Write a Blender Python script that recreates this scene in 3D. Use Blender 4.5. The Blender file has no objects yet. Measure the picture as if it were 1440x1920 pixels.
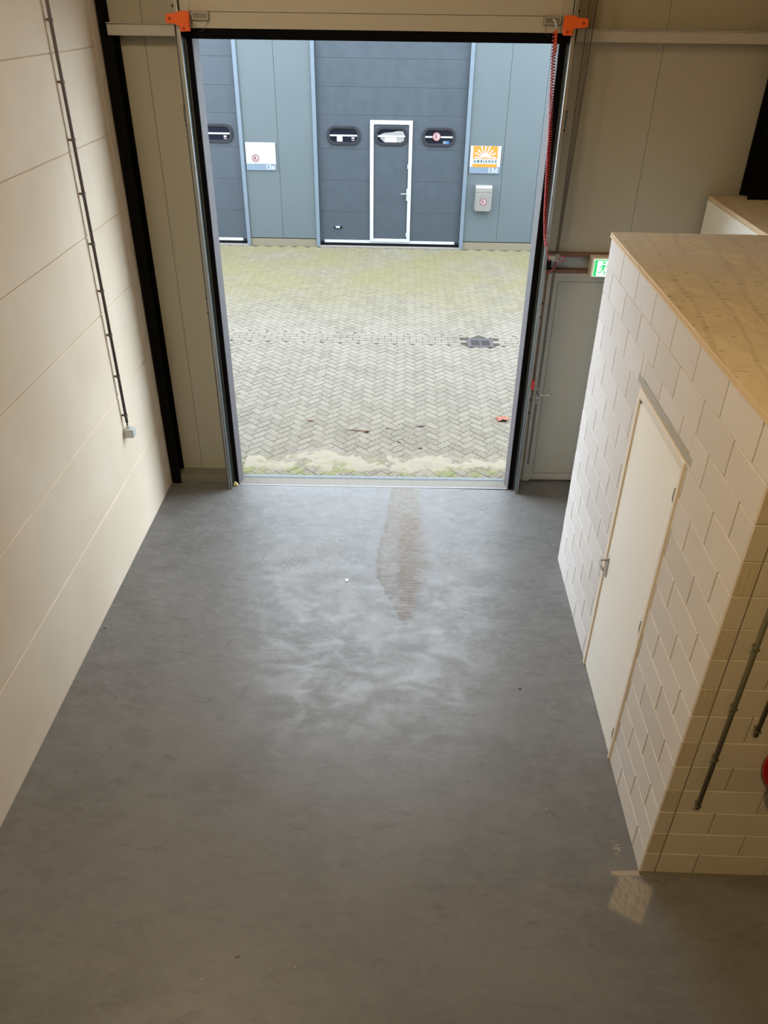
import bpy, bmesh, math, random
from mathutils import Matrix, Vector, noise
random.seed(7)
S = bpy.context.scene
COL = S.collection
# ------------------------------------------------------------------ camera
def camera_rotation(pitch, yaw, roll):
    a, b, c = [math.radians(t) for t in (90 - pitch, yaw, roll)]
    return Matrix.Rotation(b, 4, 'Z') @ Matrix.Rotation(a, 4, 'X') @ Matrix.Rotation(c, 4, 'Z')
cam_data = bpy.data.cameras.new('camera')
cam = bpy.data.objects.new('camera', cam_data)
COL.objects.link(cam)
cam_data.sensor_fit = 'VERTICAL'
cam_data.sensor_height = 36.0
cam_data.lens = 1457.643 / 1920 * 36.0
cam_data.clip_start = 0.05
cam.matrix_world = Matrix.Translation((0, -7.269, 4.486)) @ camera_rotation(33.441, 1.318, 0.794)
S.camera = cam
# ------------------------------------------------------------------ light and exposure
SKY_STRENGTH = 10.2
SKY_COLOR = (0.80, 0.90, 1.0)
SUN_STRENGTH = 1.6
LAMP_POWER = 135.0
LAMP_COLOR = (1.0, 0.69, 0.26)
S.view_settings.view_transform = 'Standard'
S.view_settings.look = 'None'
S.view_settings.gamma = 1.0
S.view_settings.use_curve_mapping = False
S.view_settings.exposure = 0.0
world = bpy.data.worlds.new('overcast_sky')
S.world = world
world.use_nodes = True
wn = world.node_tree
bg = wn.nodes['Background']
bg.inputs[0].default_value = (*SKY_COLOR, 1)
bg.inputs[1].default_value = SKY_STRENGTH
sun_data = bpy.data.lights.new('overcast_sun', 'SUN')
sun_data.energy = SUN_STRENGTH
sun_data.angle = math.radians(70)
sun_data.color = (0.92, 0.95, 1.0)
sun = bpy.data.objects.new('overcast_sun', sun_data)
sun.rotation_euler = (math.radians(-38), math.radians(6), 0)
sun.location = (0, 6, 12)
COL.objects.link(sun)
S.cycles.max_bounces = 10
S.cycles.diffuse_bounces = 8
S.cycles.sample_clamp_indirect = 6.0

# ------------------------------------------------------------------ helpers
MF = Matrix.Translation((-1.765, 0, 0)) @ Matrix.Rotation(math.radians(1.105), 4, 'Z') @ Matrix.Translation((1.765, 0, 0))   # the front wall stands a little out of square
ID = Matrix.Identity(4)

class MB:
    """collects shapes and links them as one mesh object"""
    def __init__(self, m=ID):
        self.v = []; self.f = []; self.mi = []; self.m = m; self.cur = 0; self.smooth = []; self.sm = False
    def add(self, vs, fs):
        b = len(self.v)
        self.v += [self.m @ Vector(p) for p in vs]
        for f in fs:
            self.f.append([b + i for i in f]); self.mi.append(self.cur); self.smooth.append(self.sm)
        return self
    def box(self, x0, x1, y0, y1, z0, z1):
        vs = [(x0,y0,z0),(x1,y0,z0),(x1,y1,z0),(x0,y1,z0),(x0,y0,z1),(x1,y0,z1),(x1,y1,z1),(x0,y1,z1)]
        return self.add(vs, [(0,3,2,1),(4,5,6,7),(0,1,5,4),(1,2,6,5),(2,3,7,6),(3,0,4,7)])
    def cbox(self, x0, x1, y0, y1, z0, z1, c=0.004):
        """box with all its edges chamfered"""
        bm = bmesh.new()
        bmesh.ops.create_cube(bm, size=1)
        for v in bm.verts:
            v.co = Vector(((x0+x1)/2 + v.co.x*(x1-x0), (y0+y1)/2 + v.co.y*(y1-y0), (z0+z1)/2 + v.co.z*(z1-z0)))
        bmesh.ops.bevel(bm, geom=bm.edges[:], offset=c, segments=2, profile=0.6, affect='EDGES')
        bm.verts.index_update()
        self.add([v.co[:] for v in bm.verts], [[v.index for v in f.verts] for f in bm.faces])
        bm.free(); return self
    def prism(self, pts, axis, a, b):
        """polygon pts extruded from a to b along axis (0,1,2)"""
        def mk(p, t):
            l = list(p); l.insert(axis, t); return tuple(l)
        n = len(pts)
        vs = [mk(p, a) for p in pts] + [mk(p, b) for p in pts]
        fs = [list(range(n))[::-1], [n+i for i in range(n)]] + [(i, (i+1) % n, n+(i+1) % n, n+i) for i in range(n)]
        return self.add(vs, fs)
    def ring(self, outer, inner, axis, a, b):
        """frame between two outlines with the same number of points"""
        n = len(outer)
        def mk(p, t):
            l = list(p); l.insert(axis, t); return tuple(l)
        vs = [mk(p,a) for p in outer] + [mk(p,a) for p in inner] + [mk(p,b) for p in outer] + [mk(p,b) for p in inner]
        fs = []
        for i in range(n):
            j = (i+1) % n
            fs += [(i, j, n+j, n+i), (2*n+i, 3*n+i, 3*n+j, 2*n+j), (i, 2*n+i, 2*n+j, j), (n+i, n+j, 3*n+j, 3*n+i)]
        return self.add(vs, fs)
    def tube(self, path, r, seg=10, cap=True, rs=None):
        self.sm = True
        path = [Vector(p) for p in path]; n = len(path)
        up = None; vs = []
        for i, p in enumerate(path):
            t = (path[min(i+1, n-1)] - path[max(i-1, 0)]).normalized()
            if up is None:
                up = t.orthogonal().normalized()
            up = (up - t * up.dot(t))
            up = up.normalized() if up.length > 1e-6 else t.orthogonal().normalized()
            w = t.cross(up); rr = rs[i] if rs else r
            for k in range(seg):
                a = 2*math.pi*k/seg
                vs.append(p + (up*math.cos(a) + w*math.sin(a))*rr)
        fs = []
        for i in range(n-1):
            for k in range(seg):
                k2 = (k+1) % seg
                fs.append((i*seg+k, i*seg+k2, (i+1)*seg+k2, (i+1)*seg+k))
        if cap:
            fs.append(list(range(seg))[::-1]); fs.append([(n-1)*seg+k for k in range(seg)])
        self.add([tuple(v) for v in vs], fs)
        self.sm = False
        return self
    def build(self, name, mats, parent=None, bevel=0):
        me = bpy.data.meshes.new(name)
        me.from_pydata([tuple(v) for v in self.v], [], self.f)
        if not isinstance(mats, (list, tuple)): mats = [mats]
        for m in mats: me.materials.append(m)
        for p, mi, s in zip(me.polygons, self.mi, self.smooth):
            p.material_index = mi; p.use_smooth = s
        bm = bmesh.new(); bm.from_mesh(me); bmesh.ops.recalc_face_normals(bm, faces=bm.faces); bm.to_mesh(me); bm.free()
        o = bpy.data.objects.new(name, me)
        COL.objects.link(o)
        if parent:
            o.parent = parent
            o.matrix_parent_inverse = parent.matrix_world.inverted()
        if bevel:
            md = o.modifiers.new('bevel', 'BEVEL'); md.width = bevel; md.segments = 2; md.limit_method = 'ANGLE'; md.angle_limit = math.radians(40)
        return o

def tag(o, label=None, cat=None, group=None, kind=None):
    if label: o['label'] = label
    if cat: o['category'] = cat
    if group: o['group'] = group
    if kind: o['kind'] = kind
    return o
def thing(name, label, cat, loc, group=None, m=ID):
    o = bpy.data.objects.new(name, None)
    o.empty_display_size = 0.1
    COL.objects.link(o)
    o.matrix_world = Matrix.Translation(m @ Vector(loc))
    o.location = m @ Vector(loc)
    return tag(o, label, cat, group)
def copy_tree(o, offset):
    """a thing with copies of its parts and their sub-parts, moved by offset"""
    def rec(src, par):
        c = src.copy(); COL.objects.link(c)
        if par: c.parent = par; c.matrix_parent_inverse = src.matrix_parent_inverse
        for ch in [k for k in bpy.data.objects if k.parent == src and k != c]: rec(ch, c)
        return c
    kids = rec(o, None)
    kids.location = Vector(o.location) + Vector(offset)
    return kids
def rrect(cx, cz, w, h, r, n=6):
    pts = []
    for (sx, sz, a0) in ((1,1,0),(-1,1,90),(-1,-1,180),(1,-1,270)):
        for k in range(n+1):
            a = math.radians(a0 + 90*k/n)
            pts.append((cx + sx*(w/2-r) + r*math.cos(a), cz + sz*(h/2-r) + r*math.sin(a)))
    return pts
def circle(cx, cz, r, n=28):
    return [(cx + r*math.cos(2*math.pi*k/n), cz + r*math.sin(2*math.pi*k/n)) for k in range(n)]
def text(name, body, size, loc, mat, parent, bold=0.0, width=None, depth=0.001, m=ID, rotz=0.0):
    """lettering standing upright, facing -Y"""
    cu = bpy.data.curves.new(name, 'FONT')
    cu.body = body; cu.size = size; cu.offset = bold; cu.extrude = depth; cu.align_x = 'CENTER'; cu.align_y = 'CENTER'; cu.resolution_u = 4
    t = bpy.data.objects.new(name, cu); COL.objects.link(t)
    bpy.context.view_layer.update()
    dg = bpy.context.evaluated_depsgraph_get()
    me = bpy.data.meshes.new_from_object(t.evaluated_get(dg))
    bpy.data.objects.remove(t)
    xs = [v.co.x for v in me.vertices]; ys = [v.co.y for v in me.vertices]
    cx = (min(xs)+max(xs))/2; cy = (min(ys)+max(ys))/2
    k = width/(max(xs)-min(xs)) if width else 1.0
    M = m @ Matrix.Translation(loc) @ Matrix.Rotation(rotz, 4, 'Z') @ Matrix.Rotation(math.radians(90), 4, 'X')
    for v in me.vertices:
        v.co = M @ Vector(((v.co.x-cx)*k, v.co.y-cy, v.co.z))
    me.materials.clear(); me.materials.append(mat)
    o = bpy.data.objects.new(name, me); COL.objects.link(o)
    if parent:
        o.parent = parent; o.matrix_parent_inverse = parent.matrix_world.inverted()
    return o

# ------------------------------------------------------------------ materials
class NT:
    def __init__(self, name):
        self.mat = bpy.data.materials.new(name); self.mat.use_nodes = True
        self.t = self.mat.node_tree; self.p = self.t.nodes['Principled BSDF']
        self.co = None
    def n(self, kind, **kw):
        nd = self.t.nodes.new(kind)
        for k, v in kw.items(): setattr(nd, k, v)
        return nd
    def link(self, a, b): self.t.links.new(a, b)
    def coord(self, scale=(1,1,1)):
        if not self.co: self.co = self.n('ShaderNodeTexCoord').outputs['Object']
        if scale == (1,1,1): return self.co
        mp = self.n('ShaderNodeMapping'); mp.inputs['Scale'].default_value = scale
        self.link(self.co, mp.inputs[0]); return mp.outputs[0]
    def inp(self, sock, val):
        if hasattr(val, 'is_output') or isinstance(val, bpy.types.NodeSocket): self.link(val, sock)
        elif isinstance(val, (tuple, list)) and len(val) == 3 and sock.type == 'RGBA': sock.default_value = (*val, 1)
        else: sock.default_value = val
    def noise(self, scale, detail=4, rough=0.55, stretch=(1,1,1), dist=0.0):
        nd = self.n('ShaderNodeTexNoise'); self.link(self.coord(stretch), nd.inputs['Vector'])
        nd.inputs['Scale'].default_value = scale; nd.inputs['Detail'].default_value = detail
        nd.inputs['Roughness'].default_value = rough; nd.inputs['Distortion'].default_value = dist
        return nd.outputs['Fac']
    def math(self, op, a, b=0.0, c=None, clamp=False):
        nd = self.n('ShaderNodeMath', operation=op, use_clamp=clamp)
        self.inp(nd.inputs[0], a); self.inp(nd.inputs[1], b)
        if c is not None: self.inp(nd.inputs[2], c)
        return nd.outputs[0]
    def ramp(self, val, lo, hi, a=0.0, b=1.0, smooth=True):
        nd = self.n('ShaderNodeMapRange', interpolation_type='SMOOTHSTEP' if smooth else 'LINEAR')
        self.inp(nd.inputs[0], val); self.inp(nd.inputs[1], lo); self.inp(nd.inputs[2], hi)
        self.inp(nd.inputs[3], a); self.inp(nd.inputs[4], b)
        return nd.outputs[0]
    def mix(self, fac, a, b, blend='MIX'):
        nd = self.n('ShaderNodeMix', data_type='RGBA', blend_type=blend)
        self.inp(nd.inputs[0], fac); self.inp(nd.inputs[6], a); self.inp(nd.inputs[7], b)
        return nd.outputs[2]
    def xyz(self):
        nd = self.n('ShaderNodeSeparateXYZ'); self.link(self.coord(), nd.inputs[0]); return nd.outputs
    def bump(self, h, strength=0.3, dist=0.01):
        nd = self.n('ShaderNodeBump'); nd.inputs['Strength'].default_value = strength; nd.inputs['Distance'].default_value = dist
        self.inp(nd.inputs['Height'], h); self.link(nd.outputs[0], self.p.inputs['Normal'])
    def set(self, **kw):
        for k, v in kw.items():
            self.inp(self.p.inputs[{'base':'Base Color','rough':'Roughness','metal':'Metallic','spec':'Specular IOR Level'}[k]], v)
        return self
def simple(name, col, rough=0.5, metal=0.0, var=0.06, scale=8.0, bump=0.0, bscale=200.0, spec=0.5):
    n = NT(name)
    f = n.noise(scale, 5)
    dark = tuple(c*(1-var) for c in col); light = tuple(min(1, c*(1+var)) for c in col)
    n.set(base=n.mix(f, dark, light), metal=metal, spec=spec)
    n.set(rough=n.ramp(n.noise(scale*3, 3), 0.3, 0.7, max(0.02, rough-0.06), min(1, rough+0.06)))
    if bump: n.bump(n.noise(bscale, 3), bump, 0.002)
    return n.mat

def mat_floor():
    n = NT('polished_concrete'); X, Y, Z = n.xyz()
    big = n.noise(0.8, 5, 0.6, dist=0.6); mid = n.noise(3.2, 8, 0.72, (1, 1.5, 1), 0.5); fine = n.noise(38, 4, 0.6)
    sweep = n.noise(5.0, 8, 0.78, (0.6, 1.9, 1), 1.2)
    c = n.mix(n.ramp(big, .32, .68), (0.111, 0.111, 0.108), (0.141, 0.142, 0.141))
    c = n.mix(n.math('MULTIPLY', n.ramp(mid, .42, .62), .6), c, (0.152, 0.153, 0.152))
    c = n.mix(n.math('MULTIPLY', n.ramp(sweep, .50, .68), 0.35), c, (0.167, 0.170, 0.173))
    c = n.mix(n.math('MULTIPLY', n.ramp(n.noise(11, 9, .8, (.8, 1.5, 1), .8), .50, .60), n.ramp(Y, -4.2, -2.2, .10, .42)), c, (0.200, 0.206, 0.216))  # pale blue mottle growing toward the gate paints in the sky's reflection
    c = n.mix(n.math('MULTIPLY', n.ramp(n.noise(6.5, 7, .75, (.7, 1.6, 1), .6), .54, .68), 0.5), c, (0.083, 0.080, 0.073))
    c = n.mix(n.math('MULTIPLY', n.ramp(fine, .55, .75), 0.2), c, (0.078, 0.075, 0.069))
    # dried muddy tyre track coming in through the gate
    wob = n.math('MULTIPLY', n.math('SUBTRACT', n.noise(9, 6, 0.7), 0.5), 0.16)
    xx = n.math('ADD', X, wob)
    L = n.math('MAXIMUM', n.ramp(Y, -1.3, -0.1, -0.205, -0.10, False), n.ramp(Y, -2.22, -1.5, 0.06, -0.22, False))
    R = n.math('MINIMUM', n.ramp(Y, -1.5, -0.2, 0.36, 0.26, False), n.ramp(Y, -2.1, -1.35, 0.19, 0.36, False))
    m = n.math('MULTIPLY', n.ramp(xx, n.math('SUBTRACT', L, 0.02), n.math('ADD', L, 0.03)), n.ramp(xx, n.math('SUBTRACT', R, 0.12), n.math('ADD', R, 0.03), 1.0, 0.0))
    m = n.math('MULTIPLY', m, n.ramp(Y, -2.26, -2.10))
    core = n.math('MULTIPLY', n.math('MULTIPLY', n.ramp(X, -0.03, 0.05), n.ramp(X, 0.12, 0.26, 1, 0.15)), n.ramp(Y, -0.35, -0.75))
    wv = n.n('ShaderNodeTexWave', wave_type='BANDS', bands_direction='Y'); n.link(n.coord(), wv.inputs[0])
    wv.inputs['Scale'].default_value = 7.5; wv.inputs['Distortion'].default_value = 6.0; wv.inputs['Detail'].default_value = 3; wv.inputs['Detail Scale'].default_value = 2.5
    tread = n.ramp(wv.outputs['Fac'], .25, .7)
    patch = n.ramp(n.noise(14, 6, 0.7), .36, .62)
    mm = n.math('MULTIPLY', m, n.math('MULTIPLY_ADD', core, 0.30, 0.40))
    mm = n.math('MULTIPLY', mm, n.math('MULTIPLY_ADD', tread, 0.45, 0.6))
    mm = n.math('MULTIPLY', mm, n.math('MULTIPLY_ADD', patch, 0.5, 0.55), clamp=True)
    # ragged dark rim along the left edge of the stain
    rim = n.math('MULTIPLY', m, n.ramp(n.math('SUBTRACT', xx, L), 0.0, 0.075, 0.95, 0))
    rim = n.math('MULTIPLY', rim, n.ramp(Y, -1.1, -1.5, 0.35, 1.0, False))
    c = n.mix(n.math('MULTIPLY', mm, 1.7, clamp=True), c, (0.111, 0.083, 0.053))
    c = n.mix(n.math('MULTIPLY', rim, patch), c, (0.074, 0.059, 0.041))
    # fainter brown prints to the left
    def blot(cx, cy, rx, ry, s):
        d = n.math('ADD', n.math('POWER', n.math('DIVIDE', n.math('SUBTRACT', X, cx), rx), 2.0), n.math('POWER', n.math('DIVIDE', n.math('SUBTRACT', Y, cy), ry), 2.0))
        return n.math('MULTIPLY', n.ramp(d, 0.2, 1.2, s, 0), n.ramp(n.noise(30, 5, 0.7, (1, 2.2, 1)), .46, .62))
    b = n.math('MAXIMUM', blot(-0.98, -1.30, 0.20, 0.26, 0.75), blot(-0.66, -1.18, 0.16, 0.28, 0.6))
    b = n.math('MAXIMUM', b, blot(-1.35, -1.35, 0.16, 0.22, 0.4)); b = n.math('MAXIMUM', b, blot(0.52, -1.25, 0.2, 0.4, 0.35))
    c = n.mix(b, c, (0.081, 0.056, 0.033))
    # worn white plaster scuff on the floor by the partition corner
    ca, sa = math.cos(math.radians(30)), math.sin(math.radians(30))
    dx = n.math('SUBTRACT', X, 1.455); dy = n.math('SUBTRACT', Y, -4.60)
    u = n.math('ADD', n.math('MULTIPLY', dx, ca), n.math('MULTIPLY', dy, -sa)); v = n.math('ADD', n.math('MULTIPLY', dx, sa), n.math('MULTIPLY', dy, ca))
    r = n.math('MULTIPLY', n.ramp(n.math('ABSOLUTE', u), 0.085, 0.115, 1, 0), n.ramp(n.math('ABSOLUTE', v), 0.11, 0.16, 1, 0))
    r = n.math('MULTIPLY', r, n.ramp(n.noise(24, 5, .7, (2.2, .6, 1)), .32, .6, 0.25, 0.8))
    s2 = n.math('MULTIPLY', n.ramp(n.math('ABSOLUTE', n.math('SUBTRACT', X, 1.46)), 0.08, 0.10, 1, 0), n.ramp(n.math('ABSOLUTE', n.math('ADD', n.math('ADD', Y, 4.448), n.math('MULTIPLY', wob, 0.15))), 0.012, 0.02, 1, 0))
    s3 = blot(1.436, -4.28, 0.03, 0.06, 1.3)
    c = n.mix(n.math('MAXIMUM', n.math('MAXIMUM', r, s2), s3, clamp=True), c, (0.296, 0.259, 0.207))
    # scattered pale specks
    vo = n.n('ShaderNodeTexVoronoi'); n.link(n.coord(), vo.inputs[0]); vo.inputs['Scale'].default_value = 5.0
    c = n.mix(n.ramp(vo.outputs['Distance'], 0.018, 0.03, 0.6, 0), c, (0.370, 0.355, 0.326))
    n.set(base=c, spec=0.42)
    ro = n.math('ADD', n.ramp(mid, .35, .65, 0.45, 0.31), n.math('MULTIPLY', mm, 0.20))
    ro = n.math('SUBTRACT', ro, n.ramp(sweep, .48, .66, -0.02, 0.04))
    n.set(rough=ro)
    n.bump(n.math('ADD', n.math('MULTIPLY', mid, 0.35), n.math('MULTIPLY', fine, 0.25)), 0.10, 0.006)
    return n.mat

def mat_panel_concrete():
    n = NT('painted_aerated_concrete')
    c = n.mix(n.ramp(n.noise(1.3, 5), .3, .7), (0.74, 0.645, 0.505), (0.80, 0.715, 0.585))
    c = n.mix(n.ramp(n.noise(90, 3), .62, .75, 0, 0.25), c, (0.62, 0.58, 0.52))
    n.set(base=c, rough=0.75, spec=0.3)
    n.bump(n.math('ADD', n.noise(110, 3, .6), n.math('MULTIPLY', n.noise(18, 3), 0.6)), 0.16, 0.003)
    return n.mat
def mat_block():
    n = NT('sand_lime_block')
    rnd = n.n('ShaderNodeNewGeometry').outputs['Random Per Island']
    c = n.mix(rnd, (0.595, 0.58, 0.577), (0.67, 0.655, 0.65))
    c = n.mix(n.ramp(n.noise(3, 5), .35, .7, 0, 0.5), c, (0.62, 0.60, 0.58))
    n.set(base=c, rough=0.8, spec=0.25)
    n.bump(n.noise(140, 3), 0.10, 0.002)
    return n.mat
def mat_block_groove():
    n = NT('grooved_block_end')
    wv = n.n('ShaderNodeTexWave', wave_type='BANDS', bands_direction='X'); n.link(n.coord(), wv.inputs[0])
    wv.inputs['Scale'].default_value = 11; wv.inputs['Distortion'].default_value = 2.5
    n.set(base=n.mix(n.noise(60, 4), (0.53, 0.49, 0.45), (0.64, 0.60, 0.56)), rough=0.9, spec=0.2)
    n.bump(wv.outputs['Fac'], 0.30, 0.003)
    return n.mat
def mat_cladding(name, ca, cb, rib=130, strength=0.12, rough=0.45):
    n = NT(name)
    wv = n.n('ShaderNodeTexWave', wave_type='BANDS', bands_direction='X'); n.link(n.coord(), wv.inputs[0]); wv.inputs['Scale'].default_value = rib
    n.set(base=n.mix(n.noise(1.5, 4), ca, cb), rough=rough)
    n.bump(wv.outputs['Fac'], strength, 0.002)
    return n.mat
def mat_brick():
    n = NT('weathered_paver'); X, Y, Z = n.xyz()
    rnd = n.n('ShaderNodeNewGeometry').outputs['Random Per Island']
    c = n.mix(n.ramp(rnd, .1, .9), (0.095, 0.083, 0.064), (0.131, 0.115, 0.091))
    c = n.mix(n.ramp(n.noise(60, 5, 0.8), .46, .62), c, (0.172, 0.153, 0.122))
    c = n.mix(n.ramp(n.noise(105, 3, .75), .54, .66, 0, .75), c, (0.046, 0.040, 0.030))
    c = n.mix(n.ramp(n.noise(150, 2, .6), .62, .70, 0, .7), c, (0.229, 0.209, 0.175))
    pale = n.math('MULTIPLY', n.ramp(Y, 1.6, 3.4), n.ramp(Y, 5.0, 6.6, 1, 0))
    c = n.mix(n.math('MULTIPLY', pale, n.ramp(n.noise(1.4, 5), .38, .66, .05, .6)), c, (0.157, 0.140, 0.118))
    far = n.math('MULTIPLY', n.ramp(Y, 4.6, 8.0), n.ramp(n.noise(0.9, 5, .6), .3, .62, .25, .85))
    near = n.math('MULTIPLY', n.ramp(Y, 0.85, 0.35), n.ramp(n.noise(4, 5, .6), .42, .6, .0, .9))
    c = n.mix(n.math('MULTIPLY', far, n.ramp(n.noise(26, 4, .7), .35, .6, .55, 1.0)), c, (0.126, 0.112, 0.045))
    c = n.mix(near, c, (0.114, 0.119, 0.045))
    n.set(base=c, rough=0.85, spec=0.25)
    n.bump(n.noise(110, 4, .7), 0.6, 0.006)
    return n.mat
def mat_sand():
    n = NT('joint_sand'); X, Y, Z = n.xyz()
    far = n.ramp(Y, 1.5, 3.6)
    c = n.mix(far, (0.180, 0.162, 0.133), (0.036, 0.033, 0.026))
    c = n.mix(n.ramp(n.noise(50, 5, .7), .4, .7, 0, .35), c, (0.108, 0.101, 0.079))
    n.set(base=c, rough=0.95, spec=0.1); n.bump(n.noise(160, 4, .7), 0.5, 0.005)
    return n.mat
def mat_drift():
    n = NT('drifted_sand')
    c = n.mix(n.noise(12, 5, .7), (0.171, 0.151, 0.114), (0.212, 0.188, 0.147))
    c = n.mix(n.ramp(n.noise(3.3, 5, .6), .56, .68, 0, .75), c, (0.114, 0.120, 0.056))
    X, Y, Z = n.xyz()
    for cx, cy in ((-1.07, .34), (0.92, .42)):
        d = n.math('ADD', n.math('POWER', n.math('DIVIDE', n.math('SUBTRACT', X, cx), .2), 2.0), n.math('POWER', n.math('DIVIDE', n.math('SUBTRACT', Y, cy), .12), 2.0))
        c = n.mix(n.math('MULTIPLY', n.ramp(d, 0.1, 1.3, .85, 0), n.ramp(n.noise(45, 4, .7), .3, .6)), c, (0.055, 0.046, 0.031))
    n.set(base=c, rough=1.0, spec=0.1); n.bump(n.noise(140, 4, .7), 0.6, 0.006)
    return n.mat
def mat_plywood():
    n = NT('birch_plywood'); X, Y, Z = n.xyz()
    g = n.noise(3.0, 6, .62, (1.5, .7, 1), 1.2)
    wv = n.n('ShaderNodeTexWave', wave_type='RINGS', rings_direction='Z'); n.link(n.coord((1.1, .30, 1)), wv.inputs[0])
    wv.inputs['Scale'].default_value = 1.5; wv.inputs['Distortion'].default_value = 7; wv.inputs['Detail'].default_value = 4; wv.inputs['Detail Scale'].default_value = 1.1
    c = n.mix(n.ramp(g, .3, .7), (0.60, 0.51, 0.33), (0.72, 0.63, 0.44))
    c = n.mix(n.math('MULTIPLY', n.ramp(wv.outputs['Fac'], .90, .98), .28), c, (0.36, 0.255, 0.145))
    kn = n.noise(17.0, 2, .5, (1.0, 2.6, 1), .2)
    c = n.mix(n.math('MULTIPLY', n.ramp(kn, .655, .70), .8), c, (0.17, 0.105, 0.055))
    mottle = n.noise(3.2, 6, .75, (1, 1.4, 1), .8)
    grey = n.ramp(Y, -3.0, -2.0, .12, .75)  # cool light painted in as grey, stronger toward the far end
    c = n.mix(n.math('MULTIPLY', grey, n.ramp(mottle, .30, .62)), c, (0.57, 0.52, 0.44))
    c = n.mix(n.math('MULTIPLY', n.ramp(n.noise(5.5, 6, .8, (1, 2.0, 1), 1.0), .56, .70), .4), c, (0.21, 0.165, 0.12))
    n.set(base=c, rough=0.62, spec=0.35); n.bump(g, 0.08, 0.003)
    return n.mat
def mat_plyedge():
    n = NT('plywood_edge')
    wv = n.n('ShaderNodeTexWave', wave_type='BANDS', bands_direction='Z'); n.link(n.coord(), wv.inputs[0]); wv.inputs['Scale'].default_value = 60
    n.set(base=n.mix(n.ramp(wv.outputs['Fac'], .3, .7), (0.50, 0.36, 0.21), (0.74, 0.61, 0.43)), rough=.8)
    return n.mat
def mat_glass(name, tint=(0.006, 0.007, 0.011)):
    n = NT(name)
    n.set(base=n.mix(n.noise(4, 3), tint, tuple(c*1.6 for c in tint)), rough=0.15, spec=0.25)
    return n.mat
def emit(name, col, s):
    n = NT(name)
    n.set(base=col); n.p.inputs['Emission Color'].default_value = (*col, 1); n.p.inputs['Emission Strength'].default_value = s
    return n.mat

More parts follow.
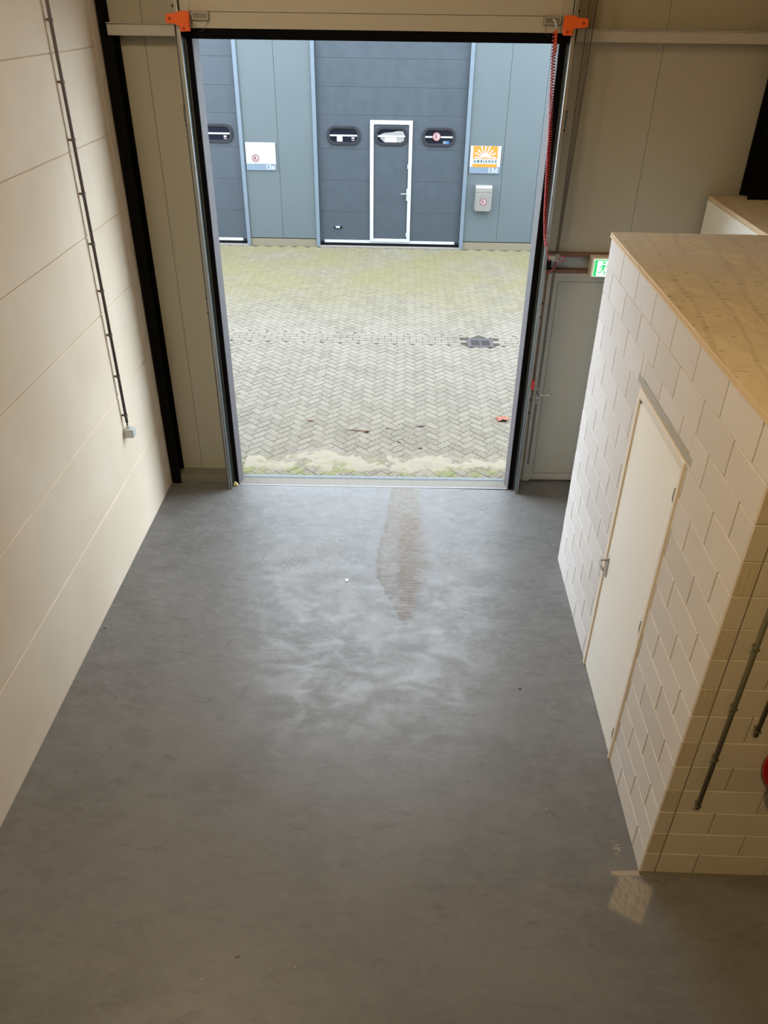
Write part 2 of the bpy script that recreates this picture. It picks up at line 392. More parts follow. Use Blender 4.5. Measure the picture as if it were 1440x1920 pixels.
M = dict(
    floor=mat_floor(), panel=mat_panel_concrete(), block=mat_block(), groove=mat_block_groove(),
    mortar=simple('mortar', (0.16, 0.15, 0.14), .9, bump=.3),
    clad_in=mat_cladding('cream_inner_cladding', (0.354, 0.340, 0.271), (0.383, 0.371, 0.300)),
    clad_dark=simple('seam_shadow_gap', (0.10, 0.09, 0.07), .9),
    clad_out=mat_cladding('blue_grey_cladding', (0.065, 0.082, 0.087), (0.078, 0.096, 0.102), 60, .03, .5),
    door_out=simple('dark_blue_grey_door', (0.035, 0.045, 0.055), .5, var=.08, scale=2.2),
    post_out=simple('light_blue_grey_trim', (0.106, 0.134, 0.162), .45),
    plinth=simple('pebble_concrete', (0.141, 0.121, 0.081), .9, var=.35, scale=60, bump=.6, bscale=90),
    thresh=simple('pale_threshold_concrete', (0.143, 0.132, 0.113), .9, var=.15, scale=20, bump=.4, bscale=90),
    white=simple('white_paint', (0.87, 0.86, 0.81), .35, var=.02),
    frame_w=simple('cream_white_frame', (0.76, 0.71, 0.63), .4, var=.03),
    alu=simple('white_aluminium', (0.344, 0.354, 0.363), .35, var=.04),
    cream=simple('cream_door_paint', (0.399, 0.409, 0.371), .4, var=.03),
    pcream=simple('cream_door_sheet', (0.433, 0.416, 0.354), .45, var=.04, scale=3),
    rubber=simple('black_rubber', (0.004, 0.004, 0.005), .85, spec=.08),
    black=simple('black_steel_paint', (0.004, 0.004, 0.004), .85, spec=.06, bump=.15, bscale=60),
    galv=simple('galvanised_steel', (0.368, 0.392, 0.392), .38, metal=.75, var=.14, scale=14),
    galvd=simple('dull_galvanised_steel', (0.100, 0.124, 0.128), .55, metal=.3, var=.15, scale=12),
    steel=simple('stainless_steel', (0.346, 0.340, 0.328), .36, metal=.75, var=.06),
    chrome=simple('satin_chrome', (0.72, 0.72, 0.71), .25, metal=.95),
    reveal=simple('grey_door_reveal', (0.104, 0.101, 0.108), .6, var=.04),
    girt=simple('galvanised_purlin', (0.425, 0.416, 0.374), .55, metal=.25, var=.12, scale=20),
    orange=simple('orange_plastic', (0.75, 0.115, 0.012), .4),
    orange_d=simple('orange_recess', (0.38, 0.03, 0.006), .5),
    red=simple('red_plastic', (0.55, 0.02, 0.018), .35),
    redcable=simple('red_cable_sheath', (0.42, 0.035, 0.03), .3),
    grey=simple('grey_plastic', (0.47, 0.50, 0.53), .45, var=.03),
    greyd=simple('dark_grey_cast', (0.20, 0.195, 0.17), .5),
    conduit=simple('dark_conduit', (0.075, 0.06, 0.055), .5),
    conduit_g=simple('olive_grey_conduit', (0.12, 0.125, 0.085), .55),
    brown=simple('brown_frame_paint', (0.16, 0.075, 0.045), .5),
    ply=mat_plywood(), plyedge=mat_plyedge(), brick=mat_brick(), sand=mat_sand(), drift=mat_drift(),
    winframe=simple('black_window_rubber', (0.016, 0.016, 0.020), .6, spec=.25), glass=mat_glass('dark_window_glass'),
    tglass=mat_glass('pale_transom_glass', (0.28, 0.32, 0.36)),
    signw=simple('white_sign_sheet', (0.307, 0.307, 0.304), .4, var=.01), signb=simple('pale_blue_sign_band', (0.114, 0.152, 0.190), .4, var=.02),
    signo=simple('orange_sign_ink', (0.40, 0.155, 0.018), .4, var=.04), signt=simple('blue_grey_sign_ink', (0.036, 0.079, 0.108), .4),
    pinkp=simple('pale_pink_paper', (0.30, 0.265, 0.265), .6), netting=simple('crumpled_white_netting', (0.180, 0.173, 0.166), .7, var=.3, scale=25),
    redink=simple('red_sticker_ink', (0.13, 0.018, 0.02), .4), pinkink=simple('pink_sticker_ink', (0.518, 0.302, 0.302), .4), blueink=simple('blue_sticker_ink', (0.022, 0.094, 0.230), .4),
    cast=simple('cast_iron', (0.040, 0.035, 0.036), .7, var=.2, scale=40, bump=.4), hole=simple('dark_void', (0.004, 0.004, 0.004), 1.0),
    leafr=simple('red_brown_leaf', (0.178, 0.052, 0.026), .7, var=.2, scale=60), leafb=simple('brown_leaf', (0.119, 0.061, 0.025), .8, var=.3, scale=60),
    leafd=simple('dark_wet_leaf', (0.055, 0.03, 0.025), .5), twig=simple('twig_bark', (0.144, 0.094, 0.058), .9),
    back=simple('hall_wall_paint', (0.46, 0.36, 0.24), .8), ceil=simple('roof_underside', (0.42, 0.36, 0.27), .8),
    exit_w=emit('exit_sign_white', (0.86, 1.0, 0.90), 1.1), exit_g=emit('exit_sign_green', (0.03, 0.62, 0.18), 0.75),
    lamp=emit('lamp_diffuser', (1.0, 0.80, 0.55), 2.0), lintel=simple('grey_concrete_lintel', (0.40, 0.395, 0.37), .85, bump=.3),
    sill=simple('bluish_steel_sill', (0.108, 0.121, 0.126), .5, metal=.2, var=.2, scale=20), sill2=simple('dirty_pale_strip', (0.187, 0.187, 0.191), .6, var=.35, scale=18),
    foam=simple('yellow_foam', (0.62, 0.60, 0.30), .9, bump=.5), hose=simple('red_hose_reel_paint', (0.50, 0.012, 0.02), .35),
    ledge=simple('painted_kerb', (0.165, 0.162, 0.130), .6, var=.1, scale=15), paper=simple('white_paper_scrap', (0.8, 0.8, 0.8), .8),
)

# ================================================================== SETTING
FRONT_IN = 0.20                         # inner face of the cladding, front-wall frame
XL, XB, XR = -2.513, 1.54, 3.35
b = MB(); b.box(XL-.3, XR+.2, -12.2, 0.02, -0.25, 0)
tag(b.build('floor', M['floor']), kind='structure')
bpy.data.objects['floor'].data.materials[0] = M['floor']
b = MB(MF); b.box(1.262, XR+.2, -.12, .30, -0.24, -0.0008); b.box(XL-.3, -1.80, -.12, .30, -0.24, -0.0008)
tag(b.build('floor_front_edge', M['floor']), kind='structure')

# left wall: stacked panels with chamfered joints
joints = [0.145, 0.758, 1.514, 2.268, 2.892, 3.507, 4.142, 4.76, 5.38, 6.0]
zs = [0.0] + joints[1:] + [6.7]
b = MB()
for k in range(len(zs)-1):
    z0, z1 = zs[k], zs[k+1]
    g, c = 0.0015, 0.007
    pts = [(XL-.2, z0+g), (XL-c, z0+g), (XL, z0+g+(c if k else 0)), (XL, z1-g-c), (XL-c, z1-g), (XL-.2, z1-g)]
    b.prism([(p[0], p[1]) for p in pts], 1, -12.0, -0.146)
b.box(XL-.19, XL-.012, -12.0, -.15, 0, 6.7)
tag(b.build('wall_left', M['panel']), kind='structure')
b = MB(); b.box(XL-.2, XL+.001, -0.142, 0.02, 0, 6.7)
tag(b.build('trim_1', M['panel'], bevel=.004), kind='structure')
b = MB(); b.box(XL-.2, XL, .02, .42, 0, 6.7); tag(b.build('trim_2', M['black']), kind='structure')

b = MB(); b.box(XR, XR+.2, -12.2, .5, 0, 6.9); tag(b.build('wall_right', M['back']), kind='structure')
b = MB(); b.box(XL-.2, XR+.2, -12.2, -12.0, 0, 6.9); tag(b.build('wall_back', M['back']), kind='structure')
b = MB(); b.box(XL-.2, XR+.2, -12.2, .5, 6.7, 6.9); tag(b.build('ceiling', M['ceil']), kind='structure')
b = MB(); b.box(XL+.004, XR, -12.0, -6.75, 2.62, 2.86); tag(b.build('floor_mezzanine', M['back']), kind='structure')

# front wall: sandwich panels
GAP = 0.0035
def clad(u0, u1, z0, z1, b):
    b.box(u0+GAP/2, u1-GAP/2, FRONT_IN, FRONT_IN+.10, z0, z1)
b = MB(MF)
clad(-3.05, -2.204, .085, 6.7, b); clad(-2.204, -1.79, .085, 6.7, b)
clad(1.225, 1.372, 0, 2.50, b); clad(1.225, 2.088, 2.50, 6.7, b); clad(2.088, 3.2, 2.50, 6.7, b); clad(3.2, 3.6, 2.5, 6.7, b); clad(2.40, 3.6, 0, 2.50, b)
for u0, u1 in ((-1.79, -.7), (-.7, .4), (.4, 1.225)): clad(u0, u1, 4.30, 6.7, b)
b.cur = 1
b.box(-3.05, -1.80, FRONT_IN+.012, FRONT_IN+.09, .09, 6.69); b.box(1.23, 3.55, FRONT_IN+.012, FRONT_IN+.09, 2.51, 6.69)
tag(b.build('wall_front', [M['clad_in'], M['clad_dark']]), kind='structure')
# outer skin of the front wall
b = MB(MF); b.box(-9, -1.80, .302, .33, -.02, 7); b.box(1.262, 1.372, .302, .33, -.02, 7); b.box(2.40, 9, .302, .33, -.02, 7); b.box(1.36, 2.42, .302, .33, 2.5, 7); b.box(-1.81, 1.27, .302, .33, 4.30, 7)
tag(b.build('wall_outside', M['clad_out']), kind='structure')
# steel door surround (jambs and head) of the gate opening
b = MB(MF); b.prism([(-1.90,.012),(-1.768,.012),(-1.736,.115),(-1.90,.115)], 2, -.02, 4.30); b.prism([(1.30,.012),(1.191,.012),(1.163,.115),(1.30,.115)], 2, -.02, 4.30); b.box(-1.90, 1.30, .012, .115, 4.21, 4.31)
tag(b.build('trim_3', M['reveal'], bevel=.002), kind='structure')
b = MB(MF); b.box(-1.9, -1.80, .115, .30, -.02, 4.31); b.box(1.262, 1.30, .115, .30, -.02, 4.31); b.box(-1.90, 1.30, .115, .30, 4.25, 4.31)
tag(b.build('trim_4', M['clad_in']), kind='structure')
# kerb under the cladding left of the gate
b = MB(MF); b.box(-2.47, -1.865, .03, FRONT_IN+.02, 0, .085)
tag(b.build('trim_5', M['ledge'], bevel=.004), kind='structure')
# threshold: concrete strip between two steel strips
b = MB(MF); b.box(-1.80, 1.262, .0, .225, -.2, -.003); tag(b.build('trim_6', M['thresh']), kind='structure')
b = MB(MF); b.box(-1.737, 1.166, .165, .215, -.05, .004); b.box(-1.737, 1.166, .150, .166, -.05, .0)
tag(b.build('trim_7', M['sill'], bevel=.002), kind='structure')
b = MB(MF); b.box(-1.76, 1.18, -.018, .008, -.05, .003); tag(b.build('trim_8', M['sill2'], bevel=.001), kind='structure')

# exit door in the front wall
d1 = tag(bpy.data.objects.new('door_1', None), kind='structure'); COL.objects.link(d1); d1.matrix_world = Matrix.Translation(MF @ Vector((1.9, .2, 0)))
b = MB(MF); b.box(1.372, 1.45, .175, .28, 0, 2.315); b.box(2.33, 2.40, .175, .28, 0, 2.315); b.box(1.45, 2.33, .175, .28, 2.27, 2.315)
b.build('door_frame', M['cream'], d1, bevel=.002)
b = MB(MF); b.box(1.41, 2.37, .185, .27, .012, 2.27); leaf = b.build('door_leaf', M['cream'], d1, bevel=.002)
b = MB(MF); b.ring([(1.477,.098),(2.30,.098),(2.30,2.232),(1.477,2.232)], [(1.481,.102),(2.296,.102),(2.296,2.228),(1.481,2.228)], 1, .1842, .19)
b.build('panel_bead', M['clad_dark'], leaf)
b = MB(MF); b.box(1.40, 2.38, .17, .185, .02, .035); b.build('drip_strip', M['alu'], leaf)
b = MB(MF); b.box(1.42, 2.36, .2, .27, 0, .012); b.build('bottom_gap_seal', M['rubber'], d1)
b = MB(MF); b.cbox(1.405, 1.432, .172, .187, .94, 1.13, .004); b.tube([(1.418,.175,1.07),(1.418,.125,1.07),(1.43,.118,1.07),(1.48,.116,1.068),(1.55,.118,1.072)], .010)
b.build('door_handle', M['chrome'], d1)
# transom over it
w1 = tag(bpy.data.objects.new('window_1', None), kind='structure'); COL.objects.link(w1); w1.matrix_world = Matrix.Translation(MF @ Vector((1.9, .2, 2.315)))
b = MB(MF); b.box(1.30, 2.40, .17, .29, 2.47, 2.51); b.box(1.30, 2.40, .17, .29, 2.318, 2.350); b.box(1.30, 1.34, .17, .29, 2.35, 2.47); b.box(2.36, 2.40, .17, .29, 2.35, 2.47)
b.build('window_frame', M['brown'], w1, bevel=.002)
b = MB(MF); b.box(1.34, 2.36, .24, .25, 2.35, 2.47); b.build('window_pane', M['tglass'], w1)

# ---------------------------------------------------------------- inner room of sand-lime blocks
YN, YF, H = -4.44, -1.215, 3.01
D0, D1, DT = -2.600, -3.587, 2.42           # door opening: far edge, near edge, head
LT = 2.478
b = MB()
rows = [(k*.2, (k+1)*.2) for k in range(15)]; rows[-1] = (2.8, H)
def block_x(b, y0, y1, z0, z1):             # block showing on the side wall, facing -X
    c, gv, gh = .003, .0050, .0018
    a0, a1, c0, c1 = y0+gv, y1-gv, z0+gh, z1-gh
    if a1-a0 < .008: return
    vs = [(XB,a0+c,c0+.003),(XB,a1-c,c0+.003),(XB,a1-c,c1-.003),(XB,a0+c,c1-.003),
          (XB+.003,a0,c0),(XB+.003,a1,c0),(XB+.003,a1,c1),(XB+.003,a0,c1),
          (XB+.02,a0,c0),(XB+.02,a1,c0),(XB+.02,a1,c1),(XB+.02,a0,c1)]
    b.add(vs, [(0,1,2,3),(0,4,5,1),(1,5,6,2),(2,6,7,3),(3,7,4,0),(4,8,9,5),(5,9,10,6),(6,10,11,7),(7,11,8,4),(8,11,10,9)])
def block_y(b, x0, x1, z0, z1):             # block showing on the end wall, facing -Y
    c, gv, gh = .004, .0026, .0022
    a0, a1, c0, c1 = x0+gv, x1-gv, z0+gh, z1-gh
    if a1-a0 < .02: return
    vs = [(a0+c,YN,c0+.003),(a1-c,YN,c0+.003),(a1-c,YN,c1-.003),(a0+c,YN,c1-.003),
          (a0,YN+.006,c0),(a1,YN+.006,c0),(a1,YN+.006,c1),(a0,YN+.006,c1),
          (a0,YN+.02,c0),(a1,YN+.02,c0),(a1,YN+.02,c1),(a0,YN+.02,c1)]
    b.add(vs, [(0,1,2,3),(0,4,5,1),(1,5,6,2),(2,6,7,3),(3,7,4,0),(4,8,9,5),(5,9,10,6),(6,10,11,7),(7,11,8,4),(8,11,10,9)])
P = .434
for k, (z0, z1) in enumerate(rows):
    j0 = -1.652 if k % 2 == 0 else -1.435
    cuts = [YF] + [j0 - P*i for i in range(8) if j0 - P*i > YN+.05] + [YN]
    jag = random.uniform(-.006, .006)
    cuts[0] += jag
    for a, c in zip(cuts, cuts[1:]):
        lo, hi = c, a
        if z0 < DT-.01 and lo < D0 and hi > D1:
            zt = z1
            parts = [(max(D0-.006, lo), hi)] if hi > D0 else []
            if lo < D1: parts.append((lo, min(D1+.006, hi)))
            for p in parts:
                if p[1]-p[0] > .019: block_x(b, p[0], p[1], z0, z1)
            if z1 > LT:   # course that meets the lintel
                l2, h2 = max(lo, D1), min(hi, D0)
                if h2 > l2: block_x(b, l2, h2, LT, z1)
        else:
            block_x(b, lo, hi, z0, z1)
# end wall
for k, (z0, z1) in enumerate(rows):
    xs = [XB, 1.638]
    x = 1.866 if k % 2 == 0 else 2.094
    while x < XR: xs.append(x); x += .442
    xs.append(XR)
    for i, (a, c) in enumerate(zip(xs, xs[1:])):
        b.cur = 1 if (i == 0 and k % 2 == 1) else 0
        block_y(b, a, c, z0, z1)
    b.cur = 0
b.cur = 2
ix, iy = XB+.017, YN+.012
b.box(ix, ix+.085, D0, YF-.01, 0, H-.004); b.box(ix, ix+.085, YN+.012, D1, 0, H-.004); b.box(ix, ix+.085, D1, D0, LT, H-.004)
b.box(XB+.014, XR-.002, iy, iy+.085, 0, H-.004)
b.cur = 0
b.box(XB+.016, 2.80, YF-.10, YF-.004, 0, H-.002)     # far side of the inner room
tag(b.build('wall_partition', [M['block'], M['groove'], M['mortar']]), kind='structure')
b = MB(); b.box(2.70, 2.80, YF-.004, .19, 0, H-.002); tag(b.build('wall_wing', M['white']), kind='structure')
b = MB(); b.box(XB-.001, XB+.08, -3.648, -2.497, 2.424, LT-.002); tag(b.build('trim_9', M['lintel'], bevel=.002), kind='structure')
# skim of mortar squeezed out along the foot of the end wall
b = MB()
n = 60
for i in range(n):
    x0 = XB + (XR-XB)*i/n; x1 = XB + (XR-XB)*(i+1)/n
    d0 = .010 + .014*noise.noise((x0*9, 0, 0)) + .006*noise.noise((x0*40, 1, 0)); d1_ = .010 + .014*noise.noise((x1*9, 0, 0)) + .006*noise.noise((x1*40, 1, 0))
    b.add([(x0,YN+.002,0),(x1,YN+.002,0),(x1,YN-.008-max(d1_,.002),0.0),(x0,YN-.008-max(d0,.002),0.0),(x0,YN+.002,.016),(x1,YN+.002,.016)], [(0,1,2,3),(4,3,2,5),(0,3,4),(1,5,2)])
tag(b.build('trim_10', M['thresh']), kind='structure')

# flush door in the inner room
d2 = tag(bpy.data.objects.new('door_2', None), kind='structure'); COL.objects.link(d2); d2.matrix_world = Matrix.Translation((XB, (D0+D1)/2, 0))
xf = 1.528
b = MB(); b.box(xf, XB+.09, D0-.040, D0-.001, 0, 2.36); b.box(xf, XB+.09, D1+.001, D1+.030, 0, 2.36); b.box(xf, XB+.09, D1+.001, D0-.001, 2.36, DT-.001)
b.build('door_frame', M['frame_w'], d2, bevel=.003)
b = MB(); b.box(xf+.012, xf+.05, D1+.033, D0-.046, .008, 2.352); leaf2 = b.build('door_leaf', M['white'], d2, bevel=.002)
b = MB(); b.box(xf+.05, XB+.08, D1+.02, D0-.03, 0, 2.37); b.build('door_rebate', M['clad_dark'], d2)
for z in (.222, 1.208, 2.188):
    b = MB(); b.box(xf+.006, xf+.013, D1+.034, D1+.064, z-.036, z+.036); b.tube([(xf+.004, D1+.032, z-.036), (xf+.004, D1+.032, z+.036)], .006)
    b.build('hinge', M['greyd'], leaf2)
b = MB(); b.cbox(xf+.004, xf+.014, -2.695, -2.660, .935, 1.11, .003); b.tube([(xf+.008,-2.677,1.085),(xf-.045,-2.677,1.085),(xf-.055,-2.685,1.085),(xf-.057,-2.72,1.083),(xf-.052,-2.795,1.080)], .0095)
b.build('door_handle', M['alu'], leaf2)
b = MB(); b.box(xf+.004, xf+.014, -2.672, -2.655, 2.335, 2.352); b.build('door_stay', M['conduit'], leaf2)

# ---------------------------------------------------------------- ground outside
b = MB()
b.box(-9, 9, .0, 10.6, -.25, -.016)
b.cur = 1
L_, W_, T = .2, .1, -.010
def paver(cx, cy, ang, l, w, lift=0.0):
    g, c = .0034, .004
    ca, sa = math.cos(ang), math.sin(ang)
    dz = random.uniform(-.0015, .0012) + lift; tx = random.uniform(-.004, .004)
    vs = []
    for (e, z) in ((g, -.03), (g, T-c), (g+c, T)):
        for sx, sy in ((-1,-1),(1,-1),(1,1),(-1,1)):
            x, y = sx*(l/2-e), sy*(w/2-e)
            vs.append((cx+x*ca-y*sa, cy+x*sa+y*ca, z+dz+tx*x*2))
    b.add(vs, [(4,5,9,8),(5,6,10,9),(6,7,11,10),(7,4,8,11),(8,9,10,11),(0,1,5,4),(1,2,6,5),(2,3,7,6),(3,0,4,7)])
A = math.radians(-45)
for j in range(-110, 150):
    for i in range(-150, 110):
        for kind in (0, 1):
            if kind == 0:
                if (i + j) % 4: continue
                lx, ly, an = i+1.0, j+.5, 0
            else:
                if (i + j - 2) % 4: continue
                lx, ly, an = i+.5, j+1.0, math.pi/2
            lx *= W_; ly *= W_
            x = lx*math.cos(A) - ly*math.sin(A); y = lx*math.sin(A) + ly*math.cos(A) + .03
            if not (-6.2 < x < 6.2 and .2 < y < 9.84): continue
            if .99 < x < 1.42 and 4.25 < y < 4.58: continue
            if 4.36 < y < 4.67: continue
            paver(x, y, A + an, L_, W_)
x = -6.2
for r_, yy in enumerate((4.36, 4.463, 4.566, 4.669)):
    for i in range(62):
        px_ = -6.2 + i*.2 + (.1 if r_ % 2 else 0)
        if .96 < px_ < 1.45: continue
        paver(px_, yy, 0, .2, .1, .0045)
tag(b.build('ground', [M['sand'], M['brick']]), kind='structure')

# sand drifted over the pavers just outside the gate
b = MB(MF)
nx, ny = 170, 46
def drift_h(x, y):
    edge = .80 + .20*noise.noise((x*1.6, 3.3, 0)) + .12*noise.noise((x*5, 8.1, 0))
    m = min(1, max(0, (edge-y)/.22)) * min(1, max(0, (y-.30+.18*noise.noise((x*2.2, 5, 0)))/.12))
    m *= .62 + .9*noise.noise((x*3.1, y*4.2, 2.0)) + .35*noise.noise((x*14, y*16, 1.0))
    return -.017 + .017*min(m, 1.1) + .0012*noise.noise((x*50, y*50, 0))
vs = []; fs = []
for j in range(ny+1):
    for i in range(nx+1):
        x = -1.78 + 3.02*i/nx; y = .215 + .85*j/ny
        vs.append((x, y, drift_h(x, y)))
for j in range(ny):
    for i in range(nx):
        a = j*(nx+1)+i; fs.append((a, a+1, a+nx+2, a+nx+1))
b.sm = True; b.add(vs, fs)
tag(b.build('drifted_sand', M['drift']), 'pale drifted sand lying over the pavers just outside the gate threshold', 'sand', kind='stuff')

# ---------------------------------------------------------------- building across the yard
SY = 9.91
bl = thing('building', 'blue-grey clad industrial building across the paved yard', 'building', (0, SY, 0))
BH = 8.1
b = MB()
def opanel(x0, x1, z0, z1): b.box(x0+.003, x1-.003, SY, SY+.1, z0, z1)
for x0, x1 in ((-9, -7.9), (-7.9, -6.45), (-3.358, -2.645), (-2.645, -1.921), (1.216, 1.928), (1.928, 2.65), (2.65, 3.37), (3.37, 4.1), (7.1, 9)): opanel(x0, x1, .155, BH)
for x0, x1 in ((-6.45, -3.358), (-1.921, 1.216), (4.1, 7.1)): opanel(x0, x1, 4.35, BH)
b.build('wall_cladding', M['clad_out'], bl)
b = MB(); b.box(-9, 9, SY+.09, SY+.3, 0, BH); b.build('wall_core', M['clad_dark'], bl)
for x0, x1 in ((-9, -6.45), (-3.37, -1.93), (1.20, 4.1), (7.1, 9)):
    b = MB(); b.box(x0, x1, SY-.005, SY+.1, -.02, .135); b.build('plinth', M['plinth'], bl)
for x0, x1 in ((-6.45, -3.40), (-1.86, 1.14), (4.17, 7.1)):
    b = MB(); b.box(x0, x1, SY-.07, SY+.12, -.05, .012); b.build('threshold', M['thresh'], bl)
for x0, x1 in ((-6.52, -6.45), (-3.425, -3.352), (-1.925, -1.853), (1.138, 1.214), (4.1, 4.17), (7.03, 7.1)):
    b = MB(); b.box(x0, x1, SY-.035, SY+.10, -.01, 4.35); b.build('corner_post', M['post_out'], bl, bevel=.004)
b = MB(); b.box(-9, 9, SY-.06, SY+.35, BH, BH+.12); b.build('roof_edge', M['post_out'], bl, bevel=.004)

def gate(name, label, x0, x1, wicket, wins):
    t = thing(name, label, 'industrial door', ((x0+x1)/2, SY, 0))
    b = MB(); zz = [.105, .70, 1.32, 1.925, 2.543, 3.038, 3.525, 4.06, 4.36]
    for a, c in zip(zz, zz[1:]): b.box(x0+.004, x1-.004, SY+.045, SY+.09, a+.002, c-.002)
    b.build('door_panels', M['door_out'], t, bevel=.003)
    b = MB(); b.box(x0, x1, SY+.05, SY+.085, .03, 4.35); b.build('panel_joint', M['winframe'], t)
    b = MB(); b.box(x0+.09, x1-.10, SY+.03, SY+.05, .072, .128); b.build('bottom_rail', M['alu'], t, bevel=.003)
    b = MB(); b.box(x0+.01, x1-.01, SY+.035, SY+.085, .022, .070); b.build('bottom_seal', M['rubber'], t)
    if wicket:
        wx0, wx1, iw0, iw1 = -.782, .072, -.708, .002
        b = MB(); b.ring([(wx0,.105),(wx1,.105),(wx1,2.463),(wx0,2.463)], [(iw0,.168),(iw1,.168),(iw1,2.388),(iw0,2.388)], 1, SY+.012, SY+.05)
        b.build('wicket_frame', M['alu'], t, bevel=.006)
        b = MB(); b.box(iw0+.006, iw1-.006, SY+.038, SY+.06, .174, 2.382); wl = b.build('wicket_leaf', M['door_out'], t, bevel=.002)
        for z in (1.32, .70, 1.925):
            pass
        b = MB(); b.cbox(-.022, .010, SY-.0, SY+.03, .955, 1.19, .005); b.tube([(-.006,SY+.01,1.10),(-.006,SY-.045,1.10),(-.02,SY-.052,1.10),(-.135,SY-.050,1.10)], .010)
        b.build('handle', M['alu'], wl)
        for z in (1.618, .265):
            b = MB(); b.cbox(-.014, .012, SY-.004, SY+.014, z-.04, z+.04, .004); b.build('hinge', M['alu'], wl)
    for k, cx in enumerate(wins):
        cz = 2.176
        b = MB(); b.ring(rrect(cx, cz, .668, .348, .150), rrect(cx, cz, .560, .245, .105), 1, SY+.015, SY+.06)
        wf = b.build('window', M['winframe'], t, bevel=.006)
        b = MB(); b.prism(rrect(cx, cz, .57, .255, .11), 1, SY+.030, SY+.036); b.build('pane', M['glass'], wf)
        b = MB(); b.box(cx-.275, cx+.275, SY+.019, SY+.023, cz-.014, cz+.016); b.build('glazing_bar', M['alu'], wf)
    return t
def ring_sticker(cx, cz, y, parent, r=.078, name='parking_sticker', m1='pinkink'):
    b = MB(); b.prism(circle(cx, cz, r), 1, y-.001, y); s = b.build(name, M['pinkp'], parent)
    b = MB(); b.ring(circle(cx, cz, r), circle(cx, cz, r*.84), 1, y-.0022, y-.001); b.ring(circle(cx, cz, r*.72), circle(cx, cz, r*.66), 1, y-.0022, y-.001)
    b.build('sticker_ring', M['redink'], s)
    text('sticker_letter', 'R', r*1.25, (cx, y-.002, cz), M['redink'], s, .002)
    return s
g1 = gate('sectional_door', 'dark blue-grey sectional door with a white-framed wicket door across the yard', -1.853, 1.138, True, (-1.315, -.352, .602))
for o in [o for o in bpy.data.objects if o.name.startswith('window') and o.parent == g1]: pass
wins = sorted([o for o in bpy.data.objects if o.parent == g1 and o.name.startswith('window')], key=lambda o: o.data.vertices[0].co.x)
WL, WM, WR = wins
b = MB(); b.cbox(-1.451, -1.336, SY+.019, SY+.024, 2.066, 2.160, .001); b.build('white_sticker', M['signw'], WL)
b = MB(); b.box(-1.155, -1.095, SY+.024, SY+.0248, 2.118, 2.146); b.build('small_sticker', M['signw'], WL)
b = MB(); b.box(-1.155, -1.095, SY+.024, SY+.0248, 2.084, 2.096); b.build('red_sticker', M['pinkink'], WL)
b = MB(); b.prism([(-.60,2.19),(-.50,2.235),(-.33,2.25),(-.22,2.275),(-.12,2.27),(-.085,2.20),(-.095,2.10),(-.16,2.065),(-.50,2.07),(-.57,2.13)], 1, SY+.0262, SY+.0295); b.build('netting_behind_pane', M['netting'], WM)
b = MB(); b.box(-.485, -.245, SY+.0225, SY+.025, 2.065, 2.160); b.build('pink_notice', M['pinkp'], WM)
ring_sticker(.556, 2.185, SY+.016, WR, .083)
b = MB(); b.box(.690, .760, SY+.024, SY+.0248, 2.052, 2.104); b.build('small_sticker', M['signb'], WR)
b = MB(); b.box(.760, .812, SY+.024, SY+.0248, 2.045, 2.104); b.build('blue_sticker', M['blueink'], WR)
b = MB(); b.prism(rrect(-1.465, .388, .17, .045, .02), 1, SY+.025, SY+.05); hb = b.build('foot_grip', M['rubber'], g1, bevel=.004)
b = MB(); b.cbox(-1.515, -1.42, SY+.010, SY+.03, .380, .412, .003); b.build('grip_plate', M['alu'], hb)
g2 = gate('sectional_door', 'dark blue-grey sectional door partly cut off at the left of the opening', -6.45, -3.425, False, (-5.95, -4.92, -3.892))
wl2 = sorted([o for o in bpy.data.objects if o.parent == g2 and o.name.startswith('window')], key=lambda o: o.data.vertices[0].co.x)[-1]
b = MB(); b.box(-3.745, -3.685, SY+.024, SY+.0248, 2.108, 2.140); b.build('small_sticker', M['signw'], wl2)
b = MB(); b.box(-3.745, -3.685, SY+.024, SY+.0248, 2.076, 2.088); b.build('red_sticker', M['pinkink'], wl2)
g3 = gate('sectional_door', 'plain dark blue-grey sectional door at the far right end of the building', 4.17, 7.03, False, (4.65, 5.6, 6.55))

# signs and mailbox
s1 = thing('number_sign', 'white sign with a grey-blue band reading 13e on the cladding', 'sign', (-3.01, SY, 1.505))
b = MB(); b.box(-3.315, -2.705, SY-.022, SY-.001, 1.505, 2.027); b.build('sign_board', M['signw'], s1, bevel=.003)
b = MB(); b.box(-3.315, -2.705, SY-.0245, SY-.0222, 1.505, 1.630); b.build('number_band', M['signb'], s1)
text('number_text', '13e', .125, (-2.825, SY-.0255, 1.572), M['signw'], s1, .004, .165)
ring_sticker(-3.12, 1.733, SY-.023, s1, .073)
s2 = thing('number_sign', 'orange and white sunburst sign reading AMBIANCE and 13d above the mailbox', 'sign', (1.56, SY, 1.52))
b = MB(); b.box(1.25, 1.87, SY-.022, SY-.001, 1.520, 2.034); b.build('sign_board', M['signw'], s2, bevel=.003)
b = MB(); b.box(1.25, 1.87, SY-.0245, SY-.0222, 1.520, 1.648); b.build('number_band', M['signb'], s2)
b = MB(); b.box(1.31, 1.800, SY-.0245, SY-.0222, 1.798, 2.034); orp = b.build('sunburst_field', M['signo'], s2)
b = MB()
cx, cz = 1.555, 1.822
b.prism([(cx + .095*math.cos(math.radians(a)), cz + .078*math.sin(math.radians(a))) for a in range(0, 181, 12)], 1, SY-.0262, SY-.0245)
